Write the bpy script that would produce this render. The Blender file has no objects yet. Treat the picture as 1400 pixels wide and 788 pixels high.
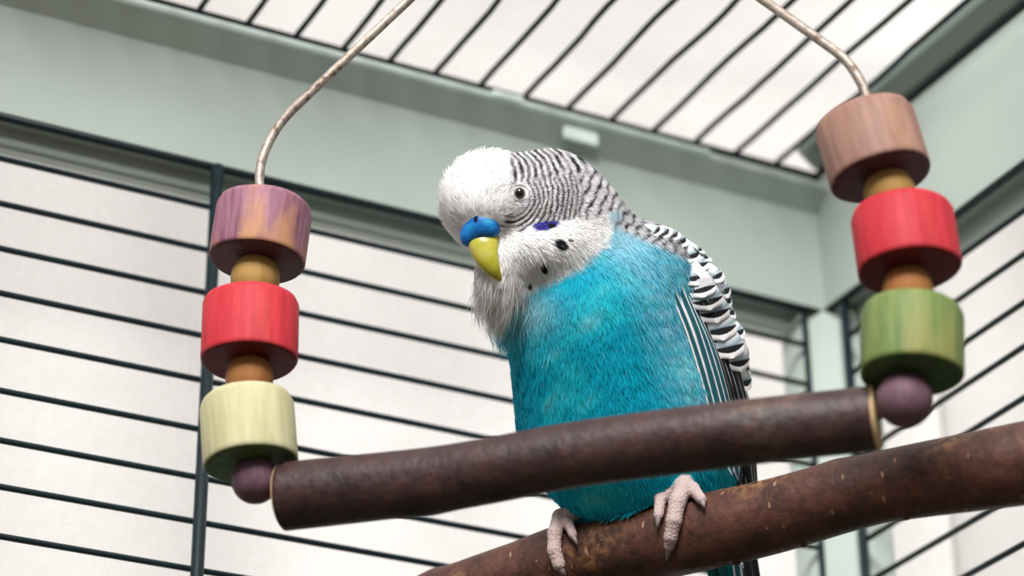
import bpy, math, random
import numpy as np
from mathutils import Matrix, Vector

random.seed(7); rng = np.random.default_rng(11)
scene = bpy.context.scene
COL = scene.collection

# ------------------------------------------------------------------ camera
FPX = 3520.0
PITCH, ROLL, AZ = math.radians(27.878), math.radians(-.655), math.radians(62.53)
ZC = 0.10                                   # camera height above the floor
cp, sp = math.cos(PITCH), math.sin(PITCH)
FW = np.array([0, cp, sp]); _u = np.array([0, -sp, cp]); _r = np.array([1., 0, 0])
RT = _r*math.cos(ROLL) + _u*math.sin(ROLL); UP = -_r*math.sin(ROLL) + _u*math.cos(ROLL)
CAM = np.array([0, 0, ZC])
cam_d = bpy.data.cameras.new('camera'); cam = bpy.data.objects.new('camera', cam_d); COL.objects.link(cam)
m = Matrix.Identity(4)
for i in range(3):
    m[i][0], m[i][1], m[i][2], m[i][3] = RT[i], UP[i], -FW[i], CAM[i]
cam.matrix_world = m
cam_d.sensor_width = 36.0; cam_d.lens = FPX*36/1400
cam_d.clip_start = .01; cam_d.clip_end = 50
cam_d.dof.use_dof = True; cam_d.dof.focus_distance = .748
cam_d.dof.aperture_fstop = 8.5
scene.camera = cam

# ------------------------------------------------------------------ light
w = bpy.data.worlds.new('world'); scene.world = w; w.use_nodes = True
w.node_tree.nodes['Background'].inputs[0].default_value = (1.0, .985, .97, 1)
w.node_tree.nodes['Background'].inputs[1].default_value = .29

def area(name, loc, target, size, power, col):
    d = bpy.data.lights.new(name, 'AREA'); d.shape = 'RECTANGLE'; d.size, d.size_y = size
    d.energy = power; d.color = col
    o = bpy.data.objects.new(name, d); COL.objects.link(o); o.location = loc
    o.rotation_euler = (Vector(target)-Vector(loc)).to_track_quat('-Z', 'Y').to_euler()
    return o
area('window_light', (-.10, -1.0, 1.72), (0, .78, .5), (.9, .8), 82, (1, .985, .96))
area('sheet_backlight', (.22, 2.5, 1.05), (.0, .85, .45), (1.8, 1.8), 41, (1, .985, .965))  # unseen lamp added behind the sheets to brighten the background

vs = scene.view_settings
vs.view_transform = 'Standard'; vs.look = 'None'; vs.gamma = 1; vs.use_curve_mapping = False
vs.exposure = 0.35

# ------------------------------------------------------------------ helpers
def ray(x, y): return FW + RT*(x-700)/FPX - UP*(y-394)/FPX
def at(x, y, d): return CAM + ray(x, y)*d
dA = np.array([math.sin(AZ), math.cos(AZ), 0]); dB = np.array([math.cos(AZ), -math.sin(AZ), 0])
EZ = np.array([0, 0, 1.])
P = at(1128, 431, .95); P0 = np.array([P[0], P[1], 0])
def cage(a, b, z):                          # along back wall, out from back wall, height above the lens
    return P0 + dA*a + dB*b + EZ*(z+ZC)

def empty(name, loc, label=None, cat=None, group=None):
    o = bpy.data.objects.new(name, None); COL.objects.link(o); o.location = loc
    o.empty_display_size = .02
    if label: o['label'] = label
    if cat: o['category'] = cat
    if group: o['group'] = group
    return o
def base_of(parent):
    b = np.zeros(3)
    while parent is not None:
        b += np.array(parent.location); parent = parent.parent
    return b
def mesh(name, V, F, mat, parent=None, smooth=True, color=None, normals=None, label=None):
    V = np.asarray(V, dtype=np.float64) - base_of(parent)
    me = bpy.data.meshes.new(name)
    if isinstance(F, np.ndarray):
        n = F.shape[1]
        me.vertices.add(len(V)); me.vertices.foreach_set('co', V.astype(np.float32).ravel())
        me.loops.add(F.size); me.loops.foreach_set('vertex_index', F.astype(np.int32).ravel())
        me.polygons.add(len(F)); me.polygons.foreach_set('loop_start', np.arange(0, F.size, n, dtype=np.int32))
        me.update(calc_edges=True)
    else:
        me.from_pydata(V.tolist(), [], F)
    if smooth:
        me.polygons.foreach_set('use_smooth', np.ones(len(me.polygons), dtype=bool))
    if color is not None:
        a = me.color_attributes.new('tint', 'FLOAT_COLOR', 'POINT')
        c = np.ones((len(V), 4), np.float32); c[:, :color.shape[1]] = color
        a.data.foreach_set('color', c.ravel())
    if normals is not None:
        me.normals_split_custom_set_from_vertices(normals.astype(np.float32))
    for mm in (mat if isinstance(mat, (list, tuple)) else [mat]):
        me.materials.append(mm)
    o = bpy.data.objects.new(name, me); COL.objects.link(o); o.parent = parent
    if label: o['label'] = label
    return o
def frames(pts):
    pts = np.asarray(pts, float); T = np.gradient(pts, axis=0)
    T /= np.linalg.norm(T, axis=1)[:, None]
    ref = np.array([0, 0, 1.]) if abs(T[0][2]) < .9 else np.array([1., 0, 0])
    n = np.cross(T[0], ref); n /= np.linalg.norm(n); N = []
    for t in T:
        n = n - t*(n@t); n /= np.linalg.norm(n); N.append(n)
    N = np.array(N); return pts, T, N, np.cross(T, N)
def tube_geo(pts, rad, seg=8, cap=True, bump=None):
    pts, T, N, B = frames(pts); n = len(pts); rad = np.broadcast_to(rad, (n,))
    a = np.linspace(0, 2*math.pi, seg, endpoint=False)
    rr = rad[:, None]*(1 if bump is None else bump)*np.ones((n, seg))
    V = (pts[:, None] + rr[..., None]*(np.cos(a)[None, :, None]*N[:, None] + np.sin(a)[None, :, None]*B[:, None])).reshape(-1, 3)
    F = []
    for i in range(n-1):
        for j in range(seg):
            k = (j+1) % seg
            F.append((i*seg+j, i*seg+k, (i+1)*seg+k, (i+1)*seg+j))
    if cap:
        F.append(tuple(range(seg))[::-1]); F.append(tuple((n-1)*seg+j for j in range(seg)))
    return V, F
def tube(name, pts, rad, mat, parent, seg=8, **k):
    V, F = tube_geo(pts, rad, seg); return mesh(name, V, F, mat, parent, **k)
def smooth_path(pts, n):
    pts = np.asarray(pts, float); m_ = len(pts); out = []
    q = np.vstack([2*pts[0]-pts[1], pts, 2*pts[-1]-pts[-2]])
    for t in np.linspace(0, m_-1, n):
        i = min(int(t), m_-2); f = t-i; p0, p1, p2, p3 = q[i:i+4]
        out.append(.5*((2*p1)+(p2-p0)*f+(2*p0-5*p1+4*p2-p3)*f*f+(3*p1-p0-3*p2+p3)*f**3))
    return np.array(out)
def prism(name, prof, a0, a1, fn, mat, parent, **k):   # profile (b,z) swept along a
    n = len(prof)
    V = [fn(a0, b, z) for b, z in prof] + [fn(a1, b, z) for b, z in prof]
    F = [(i, (i+1) % n, n+(i+1) % n, n+i) for i in range(n)] + [tuple(range(n))[::-1], tuple(range(n, 2*n))]
    return mesh(name, V, F, mat, parent, smooth=False, **k)
def lathe(name, prof, c, axis, mat, parent, seg=40, mats=None, jit=0, **k):
    axis = np.array(axis, float); axis /= np.linalg.norm(axis)
    x = np.cross(axis, [0, 1., .3]); x /= np.linalg.norm(x); y = np.cross(axis, x)
    a = np.linspace(0, 2*math.pi, seg, endpoint=False); V = []; F = []
    wob = 1 + jit*np.sin(3*a+rng.uniform(0, 6)) + jit*.6*np.sin(5*a+rng.uniform(0, 6))
    for r, h in prof:
        V += [c + axis*h + (x*math.cos(t)+y*math.sin(t))*r*wb for t, wb in zip(a, wob)]
    n = len(prof)
    for i in range(n-1):
        for j in range(seg):
            q = (j+1) % seg; F.append((i*seg+j, i*seg+q, (i+1)*seg+q, (i+1)*seg+j))
    F.append(tuple(range(seg))[::-1]); F.append(tuple((n-1)*seg+j for j in range(seg)))
    o = mesh(name, V, F, mat, parent, **k)
    return o

class NT:
    def __init__(s, name, rough=.6, spec=.3):
        s.m = bpy.data.materials.new(name); s.m.use_nodes = True; s.t = s.m.node_tree; s.n = s.t.nodes
        s.b = s.n['Principled BSDF']; s.b.inputs['Roughness'].default_value = rough
        s.b.inputs['Specular IOR Level'].default_value = spec
    def new(s, ty, **k):
        o = s.n.new(ty)
        for a, v in k.items(): setattr(o, a, v)
        return o
    def put(s, sock, v):
        if hasattr(v, 'is_output'): s.t.links.new(v, sock)
        elif isinstance(v, (tuple, list)) and len(v) == 3 and sock.type == 'RGBA': sock.default_value = (*v, 1)
        else: sock.default_value = v
    def math(s, op, a, b=0., c=0.):
        o = s.new('ShaderNodeMath', operation=op)
        for i, v in enumerate((a, b, c)): s.put(o.inputs[i], v)
        return o.outputs[0]
    def coord(s, kind='Object', scale=(1, 1, 1), rot=(0, 0, 0)):
        c = s.new('ShaderNodeTexCoord'); mp = s.new('ShaderNodeMapping')
        s.t.links.new(c.outputs[kind], mp.inputs[0]); mp.inputs['Scale'].default_value = scale; mp.inputs['Rotation'].default_value = rot
        return mp.outputs[0]
    def noise(s, vec, scale, detail=4, rough=.6, dist=0):
        o = s.new('ShaderNodeTexNoise'); s.put(o.inputs['Vector'], vec); o.inputs['Scale'].default_value = scale
        o.inputs['Detail'].default_value = detail; o.inputs['Roughness'].default_value = rough; o.inputs['Distortion'].default_value = dist
        return o.outputs['Fac']
    def ramp(s, fac, stops):
        o = s.new('ShaderNodeValToRGB'); s.put(o.inputs[0], fac); e = o.color_ramp.elements
        while len(e) < len(stops): e.new(.5)
        for i, (p_, c) in enumerate(stops): e[i].position = p_; e[i].color = (*c, 1)
        return o.outputs[0]
    def mix(s, fac, a, b, kind='MIX'):
        o = s.new('ShaderNodeMix', data_type='RGBA', blend_type=kind)
        s.put(o.inputs[0], fac); s.put(o.inputs[6], a); s.put(o.inputs[7], b); return o.outputs[2]
    def bump(s, h, strength=.3, dist=.001):
        o = s.new('ShaderNodeBump'); s.put(o.inputs['Height'], h); o.inputs['Strength'].default_value = strength
        o.inputs['Distance'].default_value = dist; s.t.links.new(o.outputs[0], s.b.inputs['Normal'])
    def col(s, c): s.put(s.b.inputs['Base Color'], c); return s.m

# ------------------------------------------------------------------ materials
def mat_frame():
    t = NT('mint_plastic', .45, .35); v = t.coord()
    n = t.noise(v, 14, 3); t.bump(t.noise(v, 300, 2), .05, .0004)
    return t.col(t.ramp(n, [(.3, (.37, .43, .395)), (.7, (.415, .48, .44))]))
M_FRAME = mat_frame()
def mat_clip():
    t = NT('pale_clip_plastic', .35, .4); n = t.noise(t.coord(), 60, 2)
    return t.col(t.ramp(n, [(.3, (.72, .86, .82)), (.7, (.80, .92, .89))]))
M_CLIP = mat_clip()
def mat_wire():
    t = NT('dark_coated_wire', .45, .25); n = t.noise(t.coord(), 90, 3)
    return t.col(t.ramp(n, [(.3, (.004, .010, .013)), (.7, (.006, .018, .022))]))
M_WIRE = mat_wire()
def mat_steel():
    t = NT('worn_steel_wire', .6, .4); v = t.coord(); n = t.noise(v, 420, 5, .7)
    t.b.inputs['Metallic'].default_value = .65
    t.bump(n, .35, .0006)
    return t.col(t.ramp(n, [(.34, (.13, .08, .055)), (.46, (.33, .275, .235)), (.7, (.47, .42, .38))]))
M_STEEL = mat_steel()
def mat_cloth():
    t = NT('white_cotton', .9, .1); v = t.coord('Object')
    a = t.noise(t.coord('Object', (260, 260, 60)), 3, 3); b = t.noise(t.coord('Object', (60, 60, 300)), 3, 3)
    k = t.noise(v, 9, 3)
    f = t.math('ADD', t.math('MULTIPLY', a, .5), t.math('MULTIPLY', b, .5))
    c = t.mix(.5, t.ramp(f, [(.35, (.74, .71, .69)), (.62, (.86, .84, .82))]), t.ramp(k, [(.3, (.76, .73, .715)), (.7, (.85, .83, .81))]))
    g = t.new('ShaderNodeNewGeometry').outputs['Position']
    def dist_to(p_):
        o = t.new('ShaderNodeVectorMath', operation='DISTANCE'); t.t.links.new(g, o.inputs[0]); o.inputs[1].default_value = tuple(p_); return o.outputs['Value']
    zs = lambda x, y: CAM + ray(x, y)*(.58/ray(x, y)[2])
    wob = t.math('MULTIPLY', t.math('SUBTRACT', t.noise(v, 70, 2), .5), .012)
    spot = t.ramp(t.math('ADD', dist_to(zs(503, -6)), wob), [(.004, (.85,)*3), (.009, (0, 0, 0))])
    c = t.mix(spot, c, (.16, .24, .62))
    for (x_, y_, r0) in ((628, 78, .0085), (420, 22, .010)):
        rg = t.math('ABSOLUTE', t.math('SUBTRACT', t.math('ADD', dist_to(zs(x_, y_)), wob), r0))
        c = t.mix(t.ramp(rg, [(.0006, (.28,)*3), (.0022, (0, 0, 0))]), c, (.40, .40, .42))
    t.bump(f, .15, .001)
    tr = t.new('ShaderNodeBsdfTranslucent'); t.put(tr.inputs[0], c)
    mx = t.new('ShaderNodeMixShader'); mx.inputs[0].default_value = .75
    t.put(t.b.inputs['Base Color'], c)
    t.t.links.new(t.b.outputs[0], mx.inputs[1]); t.t.links.new(tr.outputs[0], mx.inputs[2])
    t.t.links.new(mx.outputs[0], t.n['Material Output'].inputs[0]); return t.m
M_CLOTH = mat_cloth()
def simple(name, c, rough=.6, spec=.3, var=.12, scale=60):
    t = NT(name, rough, spec); n = t.noise(t.coord(), scale, 4)
    lo = tuple(x*(1-var) for x in c); hi = tuple(min(1, x*(1+var)) for x in c)
    return t.col(t.ramp(n, [(.3, lo), (.7, hi)]))
M_FLOOR = simple('brown_floor', (.075, .055, .038), .7)
M_BED = simple('tray_litter', (.16, .125, .085), .9, .1, .3, 200)
def mat_dyed(name, c0, c1, tan, amt=.5):
    t = NT(name, .62, .25)
    g = t.noise(t.coord('Object', (1, 1, .12)), 420, 4, .6, .4)      # grain along the block
    p = t.noise(t.coord('Object', (1, 1, .35)), 130, 3, .5)
    c = t.ramp(g, [(.3, c0), (.68, c1)])
    f = t.ramp(p, [(.5-.1*amt+.05, (0, 0, 0)), (.72, (amt,)*3)])
    t.bump(g, .25, .0005)
    return t.col(t.mix(f, c, tan))
M_PURPLE = mat_dyed('faded_purple_dye', (.11, .035, .065), (.30, .14, .19), (.42, .21, .10), 1.0)
M_PURPLE2 = mat_dyed('washed_purple_dye', (.20, .105, .082), (.33, .19, .15), (.36, .21, .115), .7)
M_RED = mat_dyed('red_dye', (.36, .014, .024), (.52, .036, .050), (.52, .085, .075), .5)
M_RED2 = mat_dyed('deep_red_dye', (.33, .012, .022), (.47, .030, .042), (.48, .08, .065), .35)
M_PALE = mat_dyed('faded_green_dye', (.38, .35, .19), (.50, .47, .30), (.35, .37, .20), .5)
M_GREEN = mat_dyed('green_dye', (.075, .125, .036), (.155, .20, .062), (.25, .22, .07), .6)
M_GREENEND = mat_dyed('green_dye_end_grain_shade', (.035, .065, .027), (.07, .115, .045), (.07, .11, .04), .3)  # green-dyed ends, painted a bit darker for underside shade
M_PURPEND = mat_dyed('purple_dye_end_grain_shade', (.055, .018, .026), (.10, .036, .046), (.12, .05, .04), .3)  # deeper dye on the ends, darkened further to imitate underside shade
M_REDEND = mat_dyed('red_dye_end_shade', (.085, .004, .007), (.14, .008, .012), (.13, .012, .012), .3)  # end faces painted dark, standing in for the shaded underside
M_TAN = mat_dyed('tan_wood', (.34, .19, .052), (.44, .27, .09), (.4, .2, .06), .4)
M_ORANGE = mat_dyed('orange_tinted_wood', (.32, .125, .034), (.40, .18, .056), (.4, .09, .04), .4)
M_BALL = mat_dyed('dusky_purple_dye', (.09, .045, .065), (.15, .08, .105), (.17, .10, .095), .4)
M_CUT = mat_dyed('cut_wood', (.42, .28, .14), (.56, .40, .22), (.3, .18, .09), .5)
def mat_bark(name, lo, hi, tan, tanlev, lent):
    t = NT(name, .5, .35); v = t.coord('Generated') ; vo = t.coord()
    n1 = t.noise(vo, 90, 6, .65); n2 = t.noise(vo, 420, 4, .6); n3 = t.noise(vo, 28, 3, .5)
    c = t.ramp(t.math('ADD', t.math('MULTIPLY', n1, .65), t.math('MULTIPLY', n2, .35)), [(.34, lo), (.66, hi)])
    f = t.ramp(n3, [(tanlev, (0, 0, 0)), (tanlev+.14, (.8,)*3)])
    f2 = t.math('MULTIPLY', f, t.ramp(n2, [(.42, (0, 0, 0)), (.6, (1,)*3)]))
    c = t.mix(f2, c, tan)
    # pale lenticels: short dashes across the grain
    u = t.new('ShaderNodeAttribute', attribute_name='wrap')
    mp = t.new('ShaderNodeMapping'); t.t.links.new(u.outputs['Vector'], mp.inputs[0]); mp.inputs['Scale'].default_value = (1, 1, 1)
    vo2 = t.new('ShaderNodeTexVoronoi'); vo2.inputs['Scale'].default_value = 1; t.t.links.new(mp.outputs[0], vo2.inputs['Vector'])
    l = t.math('MULTIPLY', t.math('LESS_THAN', vo2.outputs['Distance'], .17), t.math('GREATER_THAN', t.noise(vo, 60, 2), 1-lent))
    c = t.mix(t.math('MULTIPLY', l, .75), c, (.33, .19, .12))
    h = t.math('ADD', n1, t.math('ADD', t.math('MULTIPLY', n2, .4), t.math('MULTIPLY', l, .5)))
    t.bump(h, .55, .0012)
    return t.col(c)
M_BARK = mat_bark('reddish_bark', (.022, .009, .007), (.115, .043, .030), (.36, .19, .07), .60, .52)
M_BARK2 = mat_bark('dark_bark', (.012, .005, .005), (.058, .027, .026), (.13, .085, .055), .62, .10)
# ------------------------------------------------------------------ room
M_WALL = simple('white_paint', (.82, .80, .78), .9, .1, .03, 5)
fl = mesh('floor', [(-3, -3, 0), (3, -3, 0), (3, 3, 0), (-3, 3, 0)], [(0, 1, 2, 3)], M_FLOOR, smooth=False); fl['kind'] = 'structure'

# ------------------------------------------------------------------ cage
CAGE = empty('bird_cage', P0 + dA*-.23 + dB*.2, 'mint green framed bird cage with dark wire bars on walls and roof', 'cage')
LA, LB = -.46, .42
# boards of the top frame
fA = lambda a, b, z: cage(a, b, z)
fB = lambda a, b, z: cage(b, a, z)          # sweep along B; b = offset along dA
prism('frame_board', [(0, .4352), (0, .4765), (-.007, .4765), (-.007, .4352)], LA, .0, fA, M_FRAME, CAGE)
prism('frame_board', [(0, .4352), (0, .4945), (.007, .4945), (.007, .4352)], -.007, LB, fB, M_FRAME, CAGE)
prism('outer_lip', [(-.007, .4275), (-.007, .470), (-.011, .470), (-.011, .4275)], LA, .011, fA, M_FRAME, CAGE)
prism('outer_lip', [(.007, .4275), (.007, .490), (.011, .490), (.011, .4275)], -.007, LB, fB, M_FRAME, CAGE)
prism('roof_shade_slope', [(0, .4765), (.0078, .4838), (.0078, .4858), (-.007, .4858), (-.007, .4765)], LA, .0, fA, M_FRAME, CAGE)  # added sloped strip, tilted downward to make this band dark
tube('roof_rim', [cage(LA, .0075, .4856), cage(-.052, .0075, .4856)], .0017, M_CLIP, CAGE, 12)  # pale colour stands in for light caught on the rounded edge
prism('frame_board', [(-.007, .4858), (-.007, .5), (-.011, .5), (-.011, .470)], LA, .011, fA, M_FRAME, CAGE)
prism('roof_shade_slope', [(0, .4965), (-.0055, .5010), (-.0075, .5030), (.007, .5030), (.007, .4965)], -.0, LB, fB, M_FRAME, CAGE)  # same added slope on this side, shaped to darken its band
tube('roof_rim', [cage(-.0078, .006, .5022), cage(-.0078, LB, .5022)], .0024, M_CLIP, CAGE, 12)  # edge light put into the pale colour here too
# corner post (chamfered column) and the two end posts
def post(name, a, b, sa, sb):
    r = .0135
    prof = [(-r*sa, .002*sb*0), (-r*sa, -.004*sb), (0, -.004*sb)]
    prof = [(-.0105, -.003), (.003, .0105), (.016, .0105), (.016, -.016), (-.0105, -.016)]
    V = []
    for z in (-.06, .4352):
        V += [cage(a + (x if sa > 0 else -x), b + (y if sb > 0 else -y), z) for x, y in prof]
    n = 5
    F = [(i, (i+1) % n, n+(i+1) % n, n+i) for i in range(n)] + [tuple(range(n))[::-1], tuple(range(n, 2*n))]
    o = mesh(name, V, F, M_FRAME, CAGE, smooth=False)
    bv = o.modifiers.new('bevel', 'BEVEL'); bv.width = .003; bv.segments = 3
post('corner_post', 0, 0, 1, 1)
post('corner_post', LA, 0, -1, 1)
post('corner_post', 0, LB, 1, -1)
# wall wires
def jit(s): return rng.normal(0, s)
def wire(name, p, q, r, bow=0.):
    p, q = np.array(p), np.array(q); n = 2 if not bow else 7
    pts = [p+(q-p)*t + EZ*bow*math.sin(math.pi*t) for t in np.linspace(0, 1, n)]
    return tube(name, pts, r, M_WIRE, CAGE, 8)
wire('top_rail_wire', cage(LA, .0016, .4336), cage(.0, .0016, .4336), .00155)
wire('top_rail_wire', cage(-.0016, 0, .4336), cage(-.0016, LB, .4336), .00155)
nb = 28
for i in range(nb):
    z = .4193 - i*.01585 + jit(.0002)
    wire('wall_wire', cage(LA, 0, z+jit(.0003)), cage(-.0095, 0, z+jit(.0003)), .00105, jit(.0006))
for i in range(nb):
    z = .4189 - i*.01585 + jit(.0002)
    wire('wall_wire', cage(0, .0135, z+jit(.0003)), cage(0, LB, z+jit(.0003)), .00105, jit(.0006))
wire('support_rod', cage(-.2405, .0028, -.05), cage(-.2405, .0028, .4338), .0021)
wire('support_rod', cage(-.0100, .0012, -.05), cage(-.0100, .0012, .4338), .0011)
wire('support_rod', cage(-.0012, .0142, -.05), cage(-.0012, .0142, .4338), .0017)
# roof wires
ZR = .4928
wire('roof_edge_wire', cage(LA, .0012, ZR), cage(.0008, .0012, ZR), .00135)
wire('roof_edge_wire', cage(0, 0, ZR), cage(0, LB, ZR), .0016)
k = 1
while -.0178*k > LA:
    a = -.0178*k; ph = rng.uniform(.045, .075); am = rng.uniform(.0008, .0022)*rng.choice([-1, 1])
    pts = [cage(a + am*math.exp(-((b-ph)/.018)**2) + jit(.0001), b, ZR+.0012+.4*am*math.exp(-((b-ph)/.02)**2)) for b in np.linspace(.002, LB, 40)]
    tube('roof_wire', pts, .00108, M_WIRE, CAGE, 8); k += 1
# snap clip on the sloped band and a small one on the rim
def boxy(name, c, ax, half, mat, parent, bev=.001):
    V = []; 
    for sx in (-1, 1):
        for sy in (-1, 1):
            for sz in (-1, 1): V.append(c + ax[0]*half[0]*sx + ax[1]*half[1]*sy + ax[2]*half[2]*sz)
    F = [(0, 1, 3, 2), (4, 6, 7, 5), (0, 4, 5, 1), (2, 3, 7, 6), (0, 2, 6, 4), (1, 5, 7, 3)]
    o = mesh(name, V, F, mat, parent, smooth=False)
    bv = o.modifiers.new('bevel', 'BEVEL'); bv.width = bev; bv.segments = 2; return o
boxy('clip', cage(-.1045, .0055, .4806), (dA, dB, EZ), (.0072, .0010, .0032), M_CLIP, CAGE)
boxy('clip', cage(-.1355, .008, .4862), (dA, dB, EZ), (.006, .002, .0015), M_CLIP, CAGE, .0006)
# unseen dark panels added low on both walls to block light from below, then the litter tray
M_BLOCKER = simple('dark_green_blocker', (.030, .055, .045), .5)
prism('light_blocker', [(.004, -.06), (.004, .25), (.007, .25), (.007, -.06)], LA, -.012, fA, M_BLOCKER, CAGE)
prism('light_blocker', [(-.004, -.06), (-.004, .25), (-.007, .25), (-.007, -.06)], .016, LB, fB, M_BLOCKER, CAGE)
# litter tray under the wires
mesh('tray', *(lambda V, F: (V, F))(
    [cage(a, b, z) for z in (-.10, -.055) for a, b in ((LA-.015, -.015), (.015, -.015), (.015, LB+.015), (LA-.015, LB+.015))] +
    [cage(a, b, z) for z in (-.055, -.09) for a, b in ((LA-.009, -.009), (.009, -.009), (.009, LB+.009), (LA-.009, LB+.009))],
    [(3, 2, 1, 0)] + [(i, (i+1) % 4, 4+(i+1) % 4, 4+i) for i in range(4)] + [(4+i, 4+(i+1) % 4, 8+(i+1) % 4, 8+i) for i in range(4)] + [(8+i, 8+(i+1) % 4, 12+(i+1) % 4, 12+i) for i in range(4)] + [(12, 13, 14, 15)]),
    M_FRAME, CAGE, smooth=False)
mesh('litter', [cage(a, b, -.088) for a, b in ((LA-.008, -.008), (.008, -.008), (.008, LB+.008), (LA-.008, LB+.008))], [(0, 1, 2, 3)], M_BED, CAGE, smooth=False)

# ------------------------------------------------------------------ cloth draped over the back of the cage
def drape():
    # cross-section path: hangs behind, over the roof, towards the front
    nu, nv = 150, 120
    V = []; path = []
    for t in np.linspace(0, 1, nv):
        s_ = t*(.62+.079+.175)
        if s_ < .62: path.append((-.055, -.09+s_))
        else:
            q = s_-.62; R_ = .05
            if q < R_*math.pi/2: path.append((-.055+R_-R_*math.cos(q/R_), .53+R_*math.sin(q/R_)))
            else: path.append((-.005+q-R_*math.pi/2, .58))
    for j, (b, z) in enumerate(path):
        for i in range(nu):
            a = -.62 + .713*i/(nu-1)
            top = max(0, min(1, (z-.50)/.06))
            d = .0035*math.sin(a*31+.8) + .002*math.sin(a*67+z*6) + .004*math.sin(a*13+b*20)
            d2 = .006*math.sin(b*46+a*9+.5)+.003*math.sin(b*90-a*21)
            V.append(cage(a, b-d*(1-top), z+d2*top+d*.4*top))
    F = np.array([(j*nu+i, j*nu+i+1, (j+1)*nu+i+1, (j+1)*nu+i) for j in range(nv-1) for i in range(nu-1)])
    o = mesh('cover_sheet', V, F, M_CLOTH)
    o['label'] = 'white cotton sheet hanging behind the back bars and over the roof'; o['category'] = 'sheet'
    V = []; nu, nv = 110, 80
    for j in range(nv):
        z = -.09 + .68*j/(nv-1)
        for i in range(nu):
            b = -.057 + .62*i/(nu-1)
            V.append(cage(.097 + .004*math.sin(b*34+1)+.002*math.sin(b*71+z*5), b, z))
    F = np.array([(j*nu+i, j*nu+i+1, (j+1)*nu+i+1, (j+1)*nu+i) for j in range(nv-1) for i in range(nu-1)])
    o = mesh('side_sheet', V, F, M_CLOTH)
    o['label'] = 'white cotton sheet hanging outside the right-hand bars, behind the green block'; o['category'] = 'sheet'
drape()

# ------------------------------------------------------------------ swing
yl, yr = at(350, 658, .700)[1], at(1237, 548, .652)[1]
def sl(x, y): r_ = ray(x, y); return CAM + r_*(yl/r_[1])
def sr(x, y): r_ = ray(x, y); return CAM + r_*(yr/r_[1])
ym = (yl+yr)/2
apx = (lambda r_: CAM + r_*(ym/r_[1]))(ray(770, -182))
SW = empty('bird_swing', sl(790, 640)*.5 + sr(790, 640)*.5, 'hanging wooden bird swing with dyed blocks, steel wire and bark perch', 'swing')
def dia(px, p): return px*((p-CAM)@FW)/FPX
def wire_path(pts_px, fn): return [fn(x, y) for x, y in pts_px]
def rounded(pts, n=10):
    pts = [np.array(p) for p in pts]; out = [pts[0]]
    for i in range(1, len(pts)-1):
        a, b, c = pts[i-1], pts[i], pts[i+1]
        l = min(np.linalg.norm(a-b), np.linalg.norm(c-b), .02)*.45
        p, q = b+(a-b)/np.linalg.norm(a-b)*l, b+(c-b)/np.linalg.norm(c-b)*l
        for t in np.linspace(0, 1, n): out.append((1-t)**2*p+2*t*(1-t)*b+t*t*q)
    out.append(pts[-1]); return out
apL, apR = apx - RT*.004, apx + RT*.004
LW = [apL, sl(381, 168), sl(354, 222), sl(357, 320), sl(342, 452), sl(340, 588), sl(349, 657), at(402, 678, .698)]
RW = [apR, sr(1160, 83), sr(1187, 130), sr(1192, 202), sr(1236, 328), sr(1245, 467), sr(1237, 547), at(1198, 570, .659), at(1182, 574, .6597)]
tube('wire_frame', rounded(LW), .00138, M_STEEL, SW, 12)
tube('wire_frame', rounded(RW), .00138, M_STEEL, SW, 12)
# hook over a roof wire
ra = (apx-P0)@dA; rb = (apx-P0)@dB; ka = -.0178*round(-ra/.0178)
hc = cage(ka, rb, ZR+.0012)
hk = [apx+EZ*-.003, apx*.6+(hc-dA*.0034)*.4+EZ*0] + [hc + dA*(-.0034*math.cos(t)) + EZ*(.0034*math.sin(t)) for t in np.linspace(-.2, 1.25*math.pi, 16)]
tube('hook', hk, .0012, M_STEEL, SW, 10)
def block(c, axis_px, wpx, hpx, mats, fn, x, y, label, jt=.012):
    c = fn(x, y); q = fn(x+axis_px[0]*40, y+axis_px[1]*40); ax = q-c; ax /= np.linalg.norm(ax)
    r = dia(wpx/2, c); h = dia(hpx, c)/2; b = .0026
    e = .0009   # axis points down: the upper rim is worn round, the lower one stays crisp
    prof = [(r*.25, -h), (r-b, -h), (r-b*.3, -h+b*.3), (r, -h+b), (r, h-e*2), (r, h-e), (r-e*.35, h-e*.3), (r-e, h), (r-e*1.8, h), (r*.25, h)]
    o = lathe('wooden_block', prof, c, ax, mats, SW, 48, jit=jt, label=label, smooth=True)
    # object-space grain runs along the block: give the mesh the block's own axes
    Z = Vector(ax); rot = Z.to_track_quat('Z', 'Y').to_matrix().to_4x4()
    loc = Vector(c) - Vector(base_of(SW)); M4 = Matrix.Translation(loc) @ rot
    o.data.transform(M4.inverted()); o.matrix_local = M4
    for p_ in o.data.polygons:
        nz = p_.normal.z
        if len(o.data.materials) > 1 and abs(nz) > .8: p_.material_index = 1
    return o
HB = 92
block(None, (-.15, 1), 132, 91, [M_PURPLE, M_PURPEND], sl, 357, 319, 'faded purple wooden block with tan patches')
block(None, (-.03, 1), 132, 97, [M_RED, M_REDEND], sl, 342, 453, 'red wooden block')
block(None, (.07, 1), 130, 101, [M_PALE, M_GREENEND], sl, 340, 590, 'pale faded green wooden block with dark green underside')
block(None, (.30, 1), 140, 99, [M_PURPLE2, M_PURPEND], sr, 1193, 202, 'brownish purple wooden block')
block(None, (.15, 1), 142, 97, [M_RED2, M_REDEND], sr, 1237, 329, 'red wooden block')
block(None, (.0, 1), 141, 105, [M_GREEN, M_GREENEND], sr, 1246, 468, 'green wooden block')
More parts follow.
